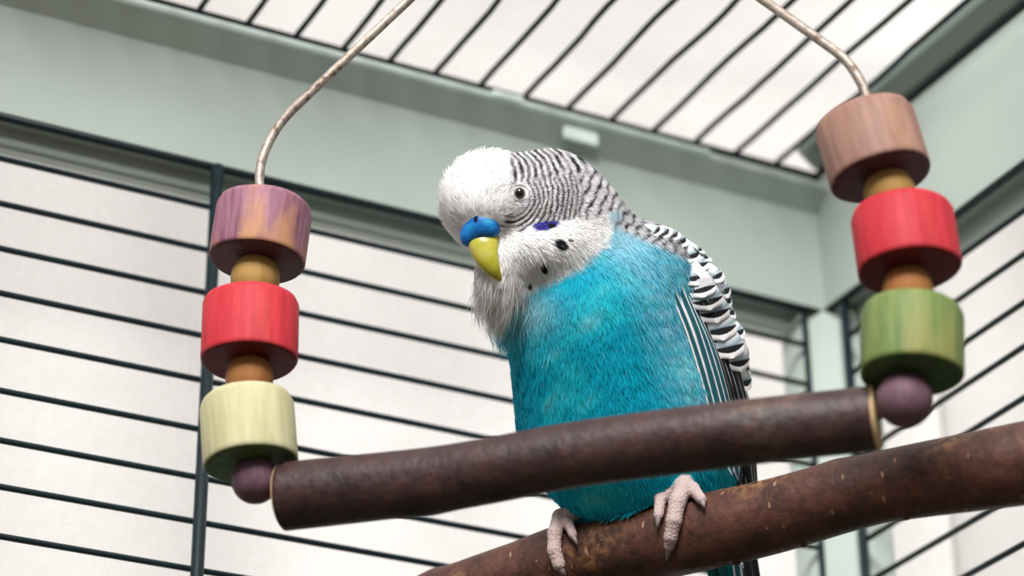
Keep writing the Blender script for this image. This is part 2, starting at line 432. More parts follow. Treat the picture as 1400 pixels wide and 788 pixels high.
def spacer(fn, x, y, ax, wpx, hpx, mat):
    c = fn(x, y); q = fn(x+ax[0]*40, y+ax[1]*40); a = q-c; a /= np.linalg.norm(a); r = dia(wpx/2, c); h = dia(hpx/2, c)
    pr = [(r*.25, -h)] + [(r*(.62+.38*math.cos(t)**.8), h*t/1.4) for t in np.linspace(-1.4, 1.4, 9)] + [(r*.25, h)]
    lathe('spacer_bead', pr, c, a, mat, SW, 28)
spacer(sl, 349, 381, (-.08, 1), 68, 52, M_TAN)
spacer(sl, 341, 517, (0, 1), 66, 52, M_ORANGE)
spacer(sr, 1216, 264, (.25, 1), 72, 52, M_TAN)
spacer(sr, 1241, 397, (.08, 1), 70, 54, M_ORANGE)
def ball(fn, x, y, rpx):
    c = fn(x, y); r = dia(rpx, c)
    pr = [(max(r*math.sin(t), r*.12), -r*math.cos(t)) for t in np.linspace(.12, math.pi-.12, 17)]
    lathe('end_bead', pr, c, EZ, M_BALL, SW, 32)
ball(sl, 349, 657, 33); ball(sr, 1237, 547, 39)

def limb(name, path, rads, mat, parent, seg, n, amp, bumps=(), seed=0, endmat=None, twist=(400, 150)):
    r_ = np.random.default_rng(seed)
    t = np.linspace(0, len(path)-1, n)
    pts = smooth_path(path, n); rad = np.interp(t, range(len(rads)), rads)
    L = np.concatenate([[0], np.cumsum(np.linalg.norm(np.diff(pts, axis=0), axis=1))])
    a = np.linspace(0, 2*math.pi, seg, endpoint=False)
    bump = np.ones((n, seg))
    for _ in range(10):
        f = r_.uniform(30, 160); g = r_.integers(1, 5); ph = r_.uniform(0, 6.3, 2)
        bump += amp*r_.uniform(.3, 1)*np.sin(L[:, None]*f+ph[0])*np.sin(g*a[None]+ph[1])
    for (l0, a0, h, s_l, s_a) in bumps:
        da = (a[None]-a0+math.pi) % (2*math.pi)-math.pi
        bump += h*np.exp(-((L[:, None]-l0)/s_l)**2-(da/s_a)**2)
    V, F = tube_geo(pts, rad, seg, True, bump)
    o = mesh(name, V, F, mat, parent)
    at_ = o.data.attributes.new('wrap', 'FLOAT_VECTOR', 'POINT')
    W = np.zeros((n, seg, 3), np.float32); W[..., 0] = (L*twist[0])[:, None]; 
    W[..., 1] = (np.cos(a)*rad.mean()*twist[1])[None]; W[..., 2] = (np.sin(a)*rad.mean()*twist[1])[None]
    at_.data.foreach_set('vector', W.ravel())
    if endmat is not None:
        o.data.materials.append(endmat)
        for p_ in list(o.data.polygons)[-2:]: p_.material_index = 1; p_.use_smooth = False
    return o, pts, rad
pp = [(388, 679, .699), (590, 657, .6885), (795, 621, .6775), (1000, 594, .6675), (1197, 572, .659)]
path = [at(*p) for p in pp]
rads = [dia(q, p) for q, p in zip((47, 46, 45, 45, 46), path)]
limb('perch', path, rads, M_BARK2, SW, 40, 160, .011, bumps=[(.040, 2.0, .06, .006, .5)], seed=3, endmat=M_CUT)
for p, q in ((path[0], path[1]), (path[-1], path[-2])):
    ax = (p-q)/np.linalg.norm(p-q); r = dia(44, p)
    lathe('cut_end', [(r*1.05, -.0004), (r*1.05, .0003), (r*.97, .0006), (r*.2, .0008)], p, ax, M_CUT, SW, 36, jit=.01)

# ------------------------------------------------------------------ natural branch perch
bp = [(505, 868, .7900), (550, 851, .7860), (600, 832, .7815), (700, 797, .772), (800, 762, .7625), (1000, 720, .740), (1200, 668, .719), (1400, 634, .701), (1640, 590, .682)]
bpath = [at(*p) for p in bp]
brad = [dia(q, p) for q, p in zip((50, 50, 51, 52, 52, 52, 49, 57, 60), bpath)]
BR = empty('perch_branch', bpath[4], 'thick reddish brown bark branch under the budgie\'s feet', 'branch')
bobj, bpts, brd = limb('bark', bpath, brad, M_BARK, BR, 56, 240, .006,
    bumps=[(.026, 4.9, .09, .005, .35), (.110, 1.0, .10, .006, .4), (.16, 5.0, .05, .005, .3), (.092, .75, .05, .004, .3), (.20, 1.3, .05, .004, .3)], seed=5, endmat=M_CUT)
# little bark nubs along the top edge and underside
def nub(i, ang, h):
    _, T, N, B = frames(bpts)
    d = N[i]*math.cos(ang)+B[i]*math.sin(ang); c = bpts[i]+d*brd[i]*.99
    lathe('bark_nub', [(.0016*h, -.001), (.0013*h, .0005*h), (.0006*h, .0011*h)], c, d+T[i]*.5, M_BARK, BR, 10)

for i_, a_, h_ in ((34, 4.7, 1.), (40, 4.5, .8), (47, 4.9, 1.1), (58, 4.6, .9), (66, 4.8, .7), (150, 1.55, 1.2), (163, 1.7, .8), (185, 1.5, 1.)): nub(i_, a_, h_)

# ------------------------------------------------------------------ budgerigar
D0 = .76; S = D0/FPX
def l2w(p):
    p = np.asarray(p, float)
    return CAM + FW*(D0-p[..., 2:3]*S) + RT*((p[..., 0:1]-700)*S) - UP*((p[..., 1:2]-394)*S)
def w2l(q):
    q = np.asarray(q, float)-CAM
    return np.stack([700+(q@RT)/S, 394-(q@UP)/S, (D0-q@FW)/S], -1)
def loc(X, Y, w_):                          # screen point at depth w -> bird units
    k_ = (D0-w_*S)/D0
    return np.array([700+(X-700)*k_, 394+(Y-394)*k_, w_], float)
BL = w2l(bpts); BRL = brd/S
def seg_d(p, a, b, ra, rb):
    a, b = np.asarray(a, np.float32), np.asarray(b, np.float32); ab = b-a
    t = np.clip(((p[0]-a[0])*ab[0]+(p[1]-a[1])*ab[1]+(p[2]-a[2])*ab[2])/float(ab@ab), 0, 1)
    return np.sqrt((p[0]-a[0]-t*ab[0])**2+(p[1]-a[1]-t*ab[1])**2+(p[2]-a[2]-t*ab[2])**2) - (ra+(rb-ra)*t)
def ell(p, c, r, ang=0, yaw=0):
    x, y, z = p[0]-c[0], p[1]-c[1], p[2]-c[2]
    if ang: ca, sa = math.cos(ang), math.sin(ang); x, y = x*ca+y*sa, -x*sa+y*ca
    if yaw: ca, sa = math.cos(yaw), math.sin(yaw); x, z = x*ca+z*sa, -x*sa+z*ca
    k0 = np.sqrt((x/r[0])**2+(y/r[1])**2+(z/r[2])**2)
    k1 = np.sqrt((x/r[0]**2)**2+(y/r[1]**2)**2+(z/r[2]**2)**2)
    return k0*(k0-1)/np.maximum(k1, 1e-6)
def smin(a, b, k_):
    h = np.maximum(k_-np.abs(a-b), 0)/k_
    return np.minimum(a, b)-h*h*k_*.25
TOES = []   # (points, radii)
def branch_w(X, Y):
    i = int(np.argmin((BL[:, 0]-X)**2+(BL[:, 1]-Y)**2)); t = BL[min(i+1, len(BL)-1)]-BL[i-1]; t /= np.linalg.norm(t)
    # first hit of the branch from the front
    for w_ in np.arange(140, -140, -1.):
        q = np.array([X, Y, w_])-BL[i]; d = np.linalg.norm(q-t*(q@t))
        if d < BRL[i]*1.045: return w_
    # beyond the silhouette: nearest side
    return BL[i, 2]
def branch_d(p):
    return np.min([seg_d(p, BL[i], BL[i+10], BRL[i], BRL[i+10]) for i in range(40, 200, 10)], 0)
def toe(pts, rr):
    out = []
    for (X, Y), r_ in zip(pts, rr):
        p_ = np.array([X, Y, branch_w(X, Y)+r_])
        for _ in range(3):
            d_ = branch_d(p_[:, None])[0]; g = np.array([branch_d((p_+e)[:, None])[0]-branch_d((p_-e)[:, None])[0] for e in np.eye(3)])
            p_ = p_ + g/np.linalg.norm(g)*(r_+1.5-d_)
        out.append(p_)
    TOES.append((out, rr))
# left foot (picture left): long front toe, short inner toe;  right foot: two front toes and a hind stub
toe([(779, 703), (768, 712), (760, 730), (758, 750), (764, 768)], [11.5, 11, 10, 9.5, 9])
toe([(776, 706), (778, 717), (783, 729)], [9, 7.5, 6])
toe([(930, 666), (922, 682), (915, 703), (910, 724), (908, 735)], [12, 11.5, 10.5, 9, 7.5])
toe([(926, 664), (912, 670), (901, 682), (896, 698)], [10, 9, 8, 7])
toe([(932, 664), (943, 667), (952, 676)], [11, 9, 7])
LEGS = [((789, 700, None), (812, 672, 20), 11, 15), ((931, 663, None), (925, 632, 10), 13, 17)]
def sdf(p, legs=True):
    d = ell(p, (668, 277, 24), (65, 68, 62))                       # forehead
    d = smin(d, ell(p, (748, 286, 8), (84, 82, 76)), 30)           # crown
    d = smin(d, ell(p, (806, 322, -8), (64, 62, 70)), 40)          # nape
    d = smin(d, ell(p, (750, 341, 46), (74, 46, 48), -.12), 14)    # cheek
    d = smin(d, ell(p, (690, 375, 48), (38, 42, 34)), 20)          # chin
    d = smin(d, ell(p, (710, 400, 22), (42, 50, 40)), 24)          # bib
    d = smin(d, ell(p, (818, 440, -8), (124, 135, 112)), 22)       # breast
    d = smin(d, ell(p, (850, 565, -14), (143, 148, 118)), 50)      # belly
    d = smin(d, ell(p, (893, 648, -34), (120, 78, 96)), 40)        # vent
    d = smin(d, ell(p, (880, 372, -40), (62, 66, 80), .7), 40)     # shoulder
    wing = seg_d(p, (903, 350, -22), (950, 404, -30), 30, 38)
    wing = smin(wing, seg_d(p, (950, 404, -30), (984, 482, -42), 38, 33), 15)
    wing = smin(wing, seg_d(p, (984, 482, -42), (1003, 560, -56), 33, 25), 15)
    wing = smin(wing, seg_d(p, (1003, 560, -56), (1022, 668, -84), 25, 12), 15)
    d = smin(d, wing, 14)
    d = smin(d, seg_d(p, (930, 640, -80), (1010, 800, -112), 40, 16), 40)   # rump into tail
    if legs:
        # keep clear of the branch, then add the legs and toes gripping it
        near = []
        for i in range(40, 200, 12): near.append(seg_d(p, BL[i], BL[i+12], BRL[i], BRL[i+12]))
        br = near[0]
        for q in near[1:]: br = np.minimum(br, q)
        d = -smin(-d, br-5.5, 10)
        for (x, y, w_), b, ra, rb in LEGS:
            a = (x, y, branch_w(x, y)+ra) if w_ is None else (x, y, w_)
            d = smin(d, seg_d(p, a, b, ra, rb), 8)
        t = None
        for pts, rr in TOES:
            for i in range(len(pts)-1):
                q = seg_d(p, pts[i], pts[i+1], rr[i], rr[i+1])
                t = q if t is None else smin(t, q, 3)
        d = smin(d, t, 6)
        d = np.maximum(d, 1.8-br)
    return d
def surface_nets(x0, x1, y0, y1, z0, z1, h):
    X = np.arange(x0, x1, h, dtype=np.float32); Y = np.arange(y0, y1, h, dtype=np.float32); Z = np.arange(z0, z1, h, dtype=np.float32)
    G = np.meshgrid(X, Y, Z, indexing='ij'); Fv = sdf(G).astype(np.float32); del G
    neg = Fv < 0
    nx, ny, nz = neg.shape
    c = np.zeros((nx-1, ny-1, nz-1), np.int8)
    for i in (0, 1):
        for j in (0, 1):
            for l in (0, 1): c += neg[i:nx-1+i, j:ny-1+j, l:nz-1+l]
    act = (c > 0) & (c < 8)
    ids = -np.ones(act.shape, np.int64); cells = np.argwhere(act); ids[act] = np.arange(len(cells))
    acc = np.zeros((len(cells), 3)); cnt = np.zeros(len(cells))
    corners = [(i, j, l) for i in (0, 1) for j in (0, 1) for l in (0, 1)]
    val = {q: Fv[cells[:, 0]+q[0], cells[:, 1]+q[1], cells[:, 2]+q[2]] for q in corners}
    for q in corners:
        for ax in range(3):
            if q[ax] == 0:
                r_ = list(q); r_[ax] = 1; r_ = tuple(r_); a, b = val[q], val[r_]
                mk = (a < 0) != (b < 0); t = np.where(mk, a/np.where(a == b, 1, a-b), 0)
                pt = np.tile(np.array(q, float), (len(cells), 1)); pt[:, ax] = t
                acc[mk] += pt[mk]; cnt[mk] += 1
    V = (cells+acc/cnt[:, None])*h + np.array([x0, y0, z0])
    Fs = []
    for ax in range(3):
        sl_a = [slice(None)]*3; sl_b = [slice(None)]*3; sl_a[ax] = slice(0, -1); sl_b[ax] = slice(1, None)
        a, b = neg[tuple(sl_a)], neg[tuple(sl_b)]
        e = np.argwhere(a != b); u, v_ = (ax+1) % 3, (ax+2) % 3
        e = e[(e[:, u] > 0) & (e[:, v_] > 0) & (e[:, u] < neg.shape[u]-1) & (e[:, v_] < neg.shape[v_]-1)]
        def cid(du, dv):
            q = e.copy(); q[:, u] -= du; q[:, v_] -= dv; return ids[q[:, 0], q[:, 1], q[:, 2]]
        Q = np.stack([cid(1, 1), cid(0, 1), cid(0, 0), cid(1, 0)], 1)
        fl_ = a[e[:, 0], e[:, 1], e[:, 2]]
        Q[~fl_] = Q[~fl_][:, ::-1]; Fs.append(Q)
    return V, np.concatenate(Fs)
def grad(V, e=1.0):
    g = np.empty_like(V)
    for i in range(3):
        a = V.copy(); b = V.copy(); a[:, i] += e; b[:, i] -= e
        g[:, i] = sdf(a.T)-sdf(b.T)
    return g/np.maximum(np.linalg.norm(g, axis=1), 1e-6)[:, None]
V, Fq = surface_nets(585, 1062, 188, 832, -170, 152, 2.4)
ok = (Fq >= 0).all(1); Fq = Fq[ok]
for _ in range(2):
    n_ = grad(V); V = V - n_*np.clip(sdf(V.T), -2, 2)[:, None]*.9
NRM = grad(V, 1.6)
def hit_w(X, Y):
    w_ = np.arange(150, -170, -1.5); p = np.stack([np.full_like(w_, X), np.full_like(w_, Y), w_])
    d = sdf(p); i = np.argmax(d < 0)
    if d[i] >= 0: i = int(np.argmin(d))
    return float(w_[i])

# ---- colour of the plumage as a function of place on the bird
def sstep(a, b, x): t = np.clip((x-a)/(b-a), 0, 1); return t*t*(3-2*t)
def vnoise(x, y, z, f, seed=0):
    x, y, z = x*f+seed*17.3, y*f+seed*5.1, z*f+seed*9.7
    return (np.sin(x+1.7*np.sin(y*.9+z))+np.sin(y*1.3+1.5*np.sin(z*1.1+x*.7))+np.sin(z*1.2+1.6*np.sin(x*.8+y*.6)))/3
def tri_line(ph, duty):                     # 1 inside a dark line
    f = np.abs(((ph) % 1.0)-.5)*2
    return sstep(1-duty-.16, 1-duty+.16, f)
WHITE = np.array([.92, .92, .92]); BLK = np.array([.012, .011, .013])
def paint(x, y, z):
    n1 = vnoise(x, y, z, .035, 1); n2 = vnoise(x, y, z, .10, 2); n3 = vnoise(x, y, z, .25, 3)
    c = np.empty(x.shape+(3,))
    # body blue
    deep = np.array([.002, .47, .65]); mid = np.array([.02, .62, .74]); pale = np.array([.27, .70, .82])
    k1 = sstep(-.1, .9, n1+.4*n2)[..., None]
    c[:] = deep*(1-k1)+mid*k1
    k2 = (sstep(.30, .95, n1*.6+n2*.4)*.60)[..., None]; c = c*(1-k2)+pale*k2
    # paler, streaked flank beside the wing and pale upper breast
    edge = 875+(y-330)*.36
    k3 = (sstep(-70, 0, x-edge)*.55*(1-sstep(520, 620, y)))[..., None]*np.clip(.7+.5*n3, 0, 1)[..., None]; c = c*(1-k3)+np.array([.42, .74, .84])*k3
    k4 = (np.exp(-((x-850)/42)**2-((y-322)/38)**2)*.85)[..., None]; c = c*(1-k4)+np.array([.42, .72, .84])*k4
    k4 = (np.exp(-((x-715)/40)**2-((y-425)/28)**2)*.6)[..., None]; c = c*(1-k4)+np.array([.55, .74, .76])*k4
    # white face, cheeks and bib
    bib_y = np.interp(x, [560, 640, 690, 705, 740, 790, 815, 832, 842], [470, 462, 452, 418, 392, 370, 350, 332, 300])
    kw = sstep(9, -9, y-bib_y+5*n2+4*n3)*sstep(846, 826, x+6*n2)
    c = c*(1-kw[..., None])+WHITE*kw[..., None]
    # barred crown and ear coverts
    low = np.interp(x, [640, 680, 715, 760, 800, 845, 880, 960], [308, 311, 316, 305, 298, 290, 318, 335])
    bar = sstep(4, -4, y-low+4*n3)*sstep(-4, 5, x-np.interp(y, [190, 240, 262, 290, 312], [694, 698, 696, 694, 682])+3*n3)
    bg = np.array([.68, .66, .69]); bg = bg+(np.array([.80, .79, .81])-bg)*sstep(-.5, .6, n2)[..., None]
    c = c*(1-bar[..., None])+bg*bar[..., None]
    xw, yw = x+2.0*n2+1.0*n3, y+2*n1
    # upper lines: run down to the eye line, sweep forward over the crown
    q = xw+.0118*np.maximum(0, 247-yw)**2-705
    sp_ = np.where(q > 78, 12.5, 9.3); ph_u = np.where(q > 78, 78/9.3+(q-78)/12.5, q/9.3)
    br_u = np.clip(.85+.5*np.sin(yw*.16+np.floor(ph_u+.5)*2.4+n2), 0, 1)
    br_u = np.where(q < 60, np.maximum(br_u, .8), br_u)
    lu = tri_line(ph_u, .54)*br_u
    # lower lines: arcs round the eye and ear
    r = np.hypot((xw-698)*1.0, (yw-272)*.92)
    ph_l = r/6.4; ll = tri_line(ph_l, .42)*sstep(14, 34, r)
    far = sstep(84, 104, r)
    lf = tri_line((xw*.86+yw*.35)/12.2, .40)*np.clip(.85+.75*np.sin(yw*.26+np.floor((xw*.86+yw*.35)/12.2)*2.1), 0, 1)
    ll = ll*(1-far)+lf*far
    kb = sstep(244, 260, yw+.12*(xw-700))
    line = (lu*(1-kb)+ll*kb)*bar
    # nape and mantle: scalloped dark tips following the back
    man = sstep(835, 858, x+.35*(y-290))*sstep(6, -8, y-(316+(x-845)*.42))
    s_ = (x-850)*.80+(y-300)*.60; t_ = -(x-850)*.60+(y-300)*.80
    row = np.floor(s_/13.0); lm = tri_line(s_/13.0+.12*np.sin(t_*.32+row*2.2), .52)*np.clip(.6+.9*np.sin(t_*.34+row*2.7), 0, 1)
    c = c*(1-man[..., None])+np.array([.66, .65, .68])*man[..., None]
    line = np.maximum(line*(1-man), lm*man)
    c = c*(1-line[..., None])+BLK*line[..., None]
    # violet cheek patch and throat spots
    kv = sstep(1.1, .75, np.hypot((x-741)/21, (y-311-(x-741)*-.10)/6.5)+.30*n3+.15*n2)
    c = c*(1-kv[..., None])+np.array([.060, .050, .33])*kv[..., None]
    for sx, sy, rx, ry, an in ((765, 336.5, 8.6, 7.4, .5), (742, 367, 4.2, 6.8, -.4), (724, 391, 3.8, 3.4, 0), (753, 311, 6.0, 3.4, 0), (779, 331, 4, 1.8, 0)):
        ca, sa = math.cos(an), math.sin(an); dx, dy = x-sx, y-sy
        ks = sstep(1.15, .85, np.hypot((dx*ca+dy*sa)/rx, (-dx*sa+dy*ca)/ry)+.08*n3)*(z > 0)
        c = c*(1-ks[..., None])+BLK*ks[..., None]
    # wing underlay and tail
    wing_e = np.where(y > 418, np.minimum(928+(y-330)*.34, 941+(y-430)*.38), 928+(y-330)*.34)
    kg = sstep(0, 12, x-wing_e-4*n3)*sstep(318, 345, y)
    c = c*(1-kg[..., None])+np.array([.50, .53, .56])*kg[..., None]
    kt = sstep(0, 6, x-(1000+(y-630)*.12))*sstep(600, 625, y); c = c*(1-kt[..., None])+np.array([.02, .025, .03])*kt[..., None]
    return c
def foot_mask(Vx):
    t = None
    for pts, rr in TOES:
        for i in range(len(pts)-1):
            q = seg_d(Vx.T, pts[i], pts[i+1], rr[i], rr[i+1]); t = q if t is None else np.minimum(t, q)
    for (x, y, w_), b, ra, rb in LEGS:
        a = np.array((x, y, branch_w(x, y)+ra)); b = np.array(b, float)
        t = np.minimum(t, seg_d(Vx.T, a, a+(b-a)*.35, ra, ra))
    return t
fm = foot_mask(V); isfoot = fm < 2.2
colr = paint(V[:, 0], V[:, 1], V[:, 2])
colr[isfoot] = np.array([.47, .37, .355])
BB = l2w(np.array([850, 705, BL[120, 2]]))
BIRD = empty('budgerigar', BB, 'blue budgerigar with white face and black barred head gripping the thick branch', 'bird')
def mat_body():
    t = NT('plumage_skin', .75, .15)
    a = t.new('ShaderNodeAttribute', attribute_name='tint'); vo = t.coord()
    f = t.new('ShaderNodeAttribute', attribute_name='foot')
    v = t.new('ShaderNodeTexVoronoi'); t.put(v.inputs['Vector'], vo); v.inputs['Scale'].default_value = 1150
    t.bump(t.math('MULTIPLY', t.math('SUBTRACT', 1, v.outputs['Distance']), f.outputs['Fac']), .5, .0006)
    sc = t.mix(t.math('MULTIPLY', f.outputs['Fac'], t.math('MULTIPLY', v.outputs['Distance'], .55)), a.outputs['Color'], (.30, .20, .19))
    return t.col(sc)
body = mesh('body', l2w(V), Fq[:, ::-1], mat_body(), BIRD, color=colr)
fa = body.data.attributes.new('foot', 'FLOAT', 'POINT'); fa.data.foreach_set('value', isfoot.astype(np.float32))

# ---- fine feather barbs
def mat_plume():
    t = NT('feather_barbs', .7, .15); a = t.new('ShaderNodeAttribute', attribute_name='tint')
    tr = t.new('ShaderNodeBsdfTranslucent'); t.put(tr.inputs[0], a.outputs['Color']); t.put(t.b.inputs['Base Color'], a.outputs['Color'])
    mx = t.new('ShaderNodeMixShader'); mx.inputs[0].default_value = .30
    t.t.links.new(t.b.outputs[0], mx.inputs[1]); t.t.links.new(tr.outputs[0], mx.inputs[2]); t.t.links.new(mx.outputs[0], t.n['Material Output'].inputs[0])
    return t.m
M_PLUME = mat_plume()
CERE = np.array([657, 314, 92.])
def flow(Pn, N):
    x, y = Pn[:, 0], Pn[:, 1]
    dcer = Pn-CERE; dl = np.linalg.norm(dcer, axis=1)[:, None]; a = dcer/np.maximum(dl, 1)
    head = sstep(400, 330, y)*sstep(880, 800, x)
    # over the head the barbs run back from the beak, then down the neck
    back = np.stack([np.interp(x, [600, 690, 780, 860], [-.25, .55, .85, .75]), np.interp(x, [600, 690, 780, 860], [-.75, -.45, .25, .6]), np.full(len(x), -.25)], 1)
    lowf = sstep(300, 335, y)[:, None]
    hd = a*.6+back*(1-lowf)*.8+np.array([.25, .85, 0])*lowf*.7
    bodyd = np.stack([.10+.25*sstep(720, 960, x)-.35*sstep(740, 690, x)*sstep(480, 420, y), np.ones(len(x)), -.05*np.ones(len(x))], 1)
    d = hd*head[:, None]+bodyd*(1-head[:, None])
    d -= N*(d*N).sum(1)[:, None]
    return d/np.maximum(np.linalg.norm(d, axis=1), 1e-6)[:, None]
def barbs():
    fac = NRM[:, 2]
    keep = (~(fm < 5)) & (fac > -.55)
    x, y = V[:, 0], V[:, 1]
    w_ = np.hypot(x-710, y-267) > 12.5
    cz = np.hypot((x-658)/23, (y-315)/19) > 1.0
    bz = ~((np.abs(x-(662+(y-330)*.42)) < 12) & (y > 322) & (y < 390))
    keep &= w_ & cz & bz & ~((x > 938+(y-430)*.38) & (y > 412) & (y < 640))
    sub = V[keep]; sn = NRM[keep]
    reps = 2
    Pn = np.concatenate([sub]*reps); N = np.concatenate([sn]*reps)
    front = np.concatenate([np.ones(len(sub), bool)]+[sn[:, 2] > -.25]*(reps-1)); Pn, N = Pn[front], N[front]
    jt = rng.normal(0, 1.3, Pn.shape); jt -= N*(jt*N).sum(1)[:, None]; Pn = Pn+jt
    n = len(Pn); T = flow(Pn, N)
    clump = vnoise(Pn[:, 0], Pn[:, 1], Pn[:, 2], .16, 6); cl2 = vnoise(Pn[:, 0], Pn[:, 1], Pn[:, 2], .42, 8)
    Sd = np.cross(N, T)
    T = T + Sd*(rng.normal(0, .16, n)+.22*clump)[:, None]; T /= np.linalg.norm(T, axis=1)[:, None]
    x, y = Pn[:, 0], Pn[:, 1]
    head = sstep(345, 310, y)*sstep(900, 840, x)
    barred = head*sstep(690, 700, x)
    L = 15+rng.normal(0, 3, n); L = L*(1-.35*head)*(1-.35*barred)
    beard = sstep(365, 395, y)*sstep(735, 700, x)*sstep(475, 440, y)
    L = L*(1+.95*beard)
    hem = sstep(660, 690, y)*sstep(960, 900, x); L *= 1+.7*hem*rng.random(n)
    cheek = sstep(310, 325, y)*sstep(400, 380, y)*sstep(840, 800, x); L = L*(1-.2*cheek)
    fore = sstep(700, 670, x)*sstep(330, 300, y)
    tuft = ((rng.random(n) < .10)*fore + (rng.random(n) < .16)*beard); L = L*(1+.5*tuft)
    lift = .22*tuft + (.09+.07*np.abs(rng.normal(0, 1, n))+.05*clump)*(1-.5*barred)+.16*beard
    W = (.5+.35*rng.random(n))*(1-.2*barred)
    rot = rng.normal(0, .32, n)
    Sd = np.cross(N, T); Sd = Sd*np.cos(rot)[:, None]+N*np.sin(rot)[:, None]
    p0 = Pn - N*.8; p1 = Pn + T*(L*.5)[:, None]+N*(L*lift*.75)[:, None]; p2 = Pn + T*L[:, None]+N*(L*lift*.9)[:, None]
    VV = np.stack([p0-Sd*W[:, None], p0+Sd*W[:, None], p1-Sd*(W*.85)[:, None], p1+Sd*(W*.85)[:, None], p2], 1)
    base = np.arange(n)[:, None]*5
    Ft = np.concatenate([base+np.array([0, 1, 3]), base+np.array([0, 3, 2]), base+np.array([2, 3, 4])], 0)
    # leave out barbs that would run into the branch
    bd = None
    for i in range(0, 228, 12):
        q = np.minimum(seg_d(p2.T, BL[i], BL[i+12], BRL[i], BRL[i+12]), seg_d(p1.T, BL[i], BL[i+12], BRL[i], BRL[i+12])); bd = q if bd is None else np.minimum(bd, q)
    def drape_over(p):
        bb = lambda q: np.min([seg_d(q.T, BL[i], BL[i+12], BRL[i], BRL[i+12]) for i in range(60, 216, 12)], 0)
        for _ in range(2):
            d = bb(p); m_ = d < 3.5
            if not m_.any(): return p
            q = p[m_]; g = np.stack([bb(q+e)-bb(q-e) for e in np.eye(3)], 1); g /= np.maximum(np.linalg.norm(g, axis=1), 1e-6)[:, None]
            p = p.copy(); p[m_] = q+g*(4.2-d[m_])[:, None]
        return p
    cz_ = bd < 3.5
    for k_ in (2, 3, 4):
        VV[cz_, k_] = drape_over(VV[cz_, k_])
    p1 = (VV[:, 2]+VV[:, 3])/2; p2 = VV[:, 4]
    good = np.linalg.norm(p2-p0, axis=1) < 60
    VV, p0, p1, p2, N, T, head, barred, cl2 = (q[good] for q in (VV, p0, p1, p2, N, T, head, barred, cl2)); n = len(p0)
    base = np.arange(n)[:, None]*5
    Ft = np.concatenate([base+np.array([0, 1, 3]), base+np.array([0, 3, 2]), base+np.array([2, 3, 4])], 0)
    # colour where each point lies, the hem of a barb keeps most of its root colour
    cen = np.repeat(p0[:, None]*.45+p1[:, None]*.55, 5, 1)
    cp_ = np.where(barred[:, None, None] > .3, VV, .6*cen+.4*VV)
    C = paint(cp_[..., 0].ravel(), cp_[..., 1].ravel(), cp_[..., 2].ravel())
    br = (1+rng.normal(0, .05, n)+.05*cl2); C *= np.repeat(br, 5)[:, None]
    pale = (rng.random(n) < .012)*(1-head)
    C = C+np.repeat(pale, 5)[:, None]*(np.array([.35, .72, .82])-C)*.4
    C = np.clip(C, 0, .95)
    Nn = np.repeat(N*.85+T*.0, 5, 0) + np.repeat(rng.normal(0, .07, (n, 3)), 5, 0)
    Nw = RT*Nn[:, 0:1]-UP*Nn[:, 1:2]-FW*Nn[:, 2:3]; Nw /= np.linalg.norm(Nw, axis=1)[:, None]
    o = mesh('plumage', l2w(VV.reshape(-1, 3)), Ft, M_PLUME, BIRD, color=C, normals=Nw)
    o['kind'] = 'stuff'
barbs()

# ---- eye
def sphere_local(name, c, r, mat, parent, seg=28, sc=(1, 1, 1)):
    Vv, Ff = [], []; m_ = seg//2
    for i in range(m_+1):
        th = math.pi*i/m_
        for j in range(seg):
            ph = 2*math.pi*j/seg
            Vv.append((c[0]+r*sc[0]*math.sin(th)*math.cos(ph), c[1]+r*sc[1]*math.sin(th)*math.sin(ph), c[2]+r*sc[2]*math.cos(th)))
    for i in range(m_):
        for j in range(seg):
            k_ = (j+1) % seg; Ff.append((i*seg+j, i*seg+k_, (i+1)*seg+k_, (i+1)*seg+j))
    return mesh(name, l2w(np.array(Vv)), Ff, mat, parent)
M_EYE = simple('dark_eye', (.010, .008, .007), .06, .7, .2, 300)
M_LID = simple('grey_eye_skin', (.30, .28, .27), .7, .2, .2, 900)
ew = hit_w(710, 267)
en = grad(np.array([[710., 267, ew]]))[0]
def disc_frame(n_):
    u = np.cross(n_, [0, 1., 0]); u /= np.linalg.norm(u); return u, np.cross(n_, u)
eu, ev = disc_frame(en); ec = np.array([710, 267, ew])
M_IRIS = simple('pale_iris', (.26, .25, .24), .2, .5, .15, 900)
eye = sphere_local('eye', ec+en*-4.5, 10.2, M_IRIS, BIRD)
sphere_local('pupil', ec+en*-.6, 7.5, M_EYE, eye)
Vv, Ff = [], []; A, Bn = 36, 12
for i in range(A):
    a = 2*math.pi*i/A; d_ = eu*math.cos(a)+ev*math.sin(a)
    for j in range(Bn):
        b = 2*math.pi*j/Bn; Vv.append(ec+d_*(10.8+1.9*math.cos(b))+en*(-.2+1.7*math.sin(b)))
for i in range(A):
    for j in range(Bn): Ff.append((i*Bn+j, ((i+1) % A)*Bn+j, ((i+1) % A)*Bn+(j+1) % Bn, i*Bn+(j+1) % Bn))
mesh('eye_ring', l2w(np.array(Vv)), Ff, M_LID, BIRD)

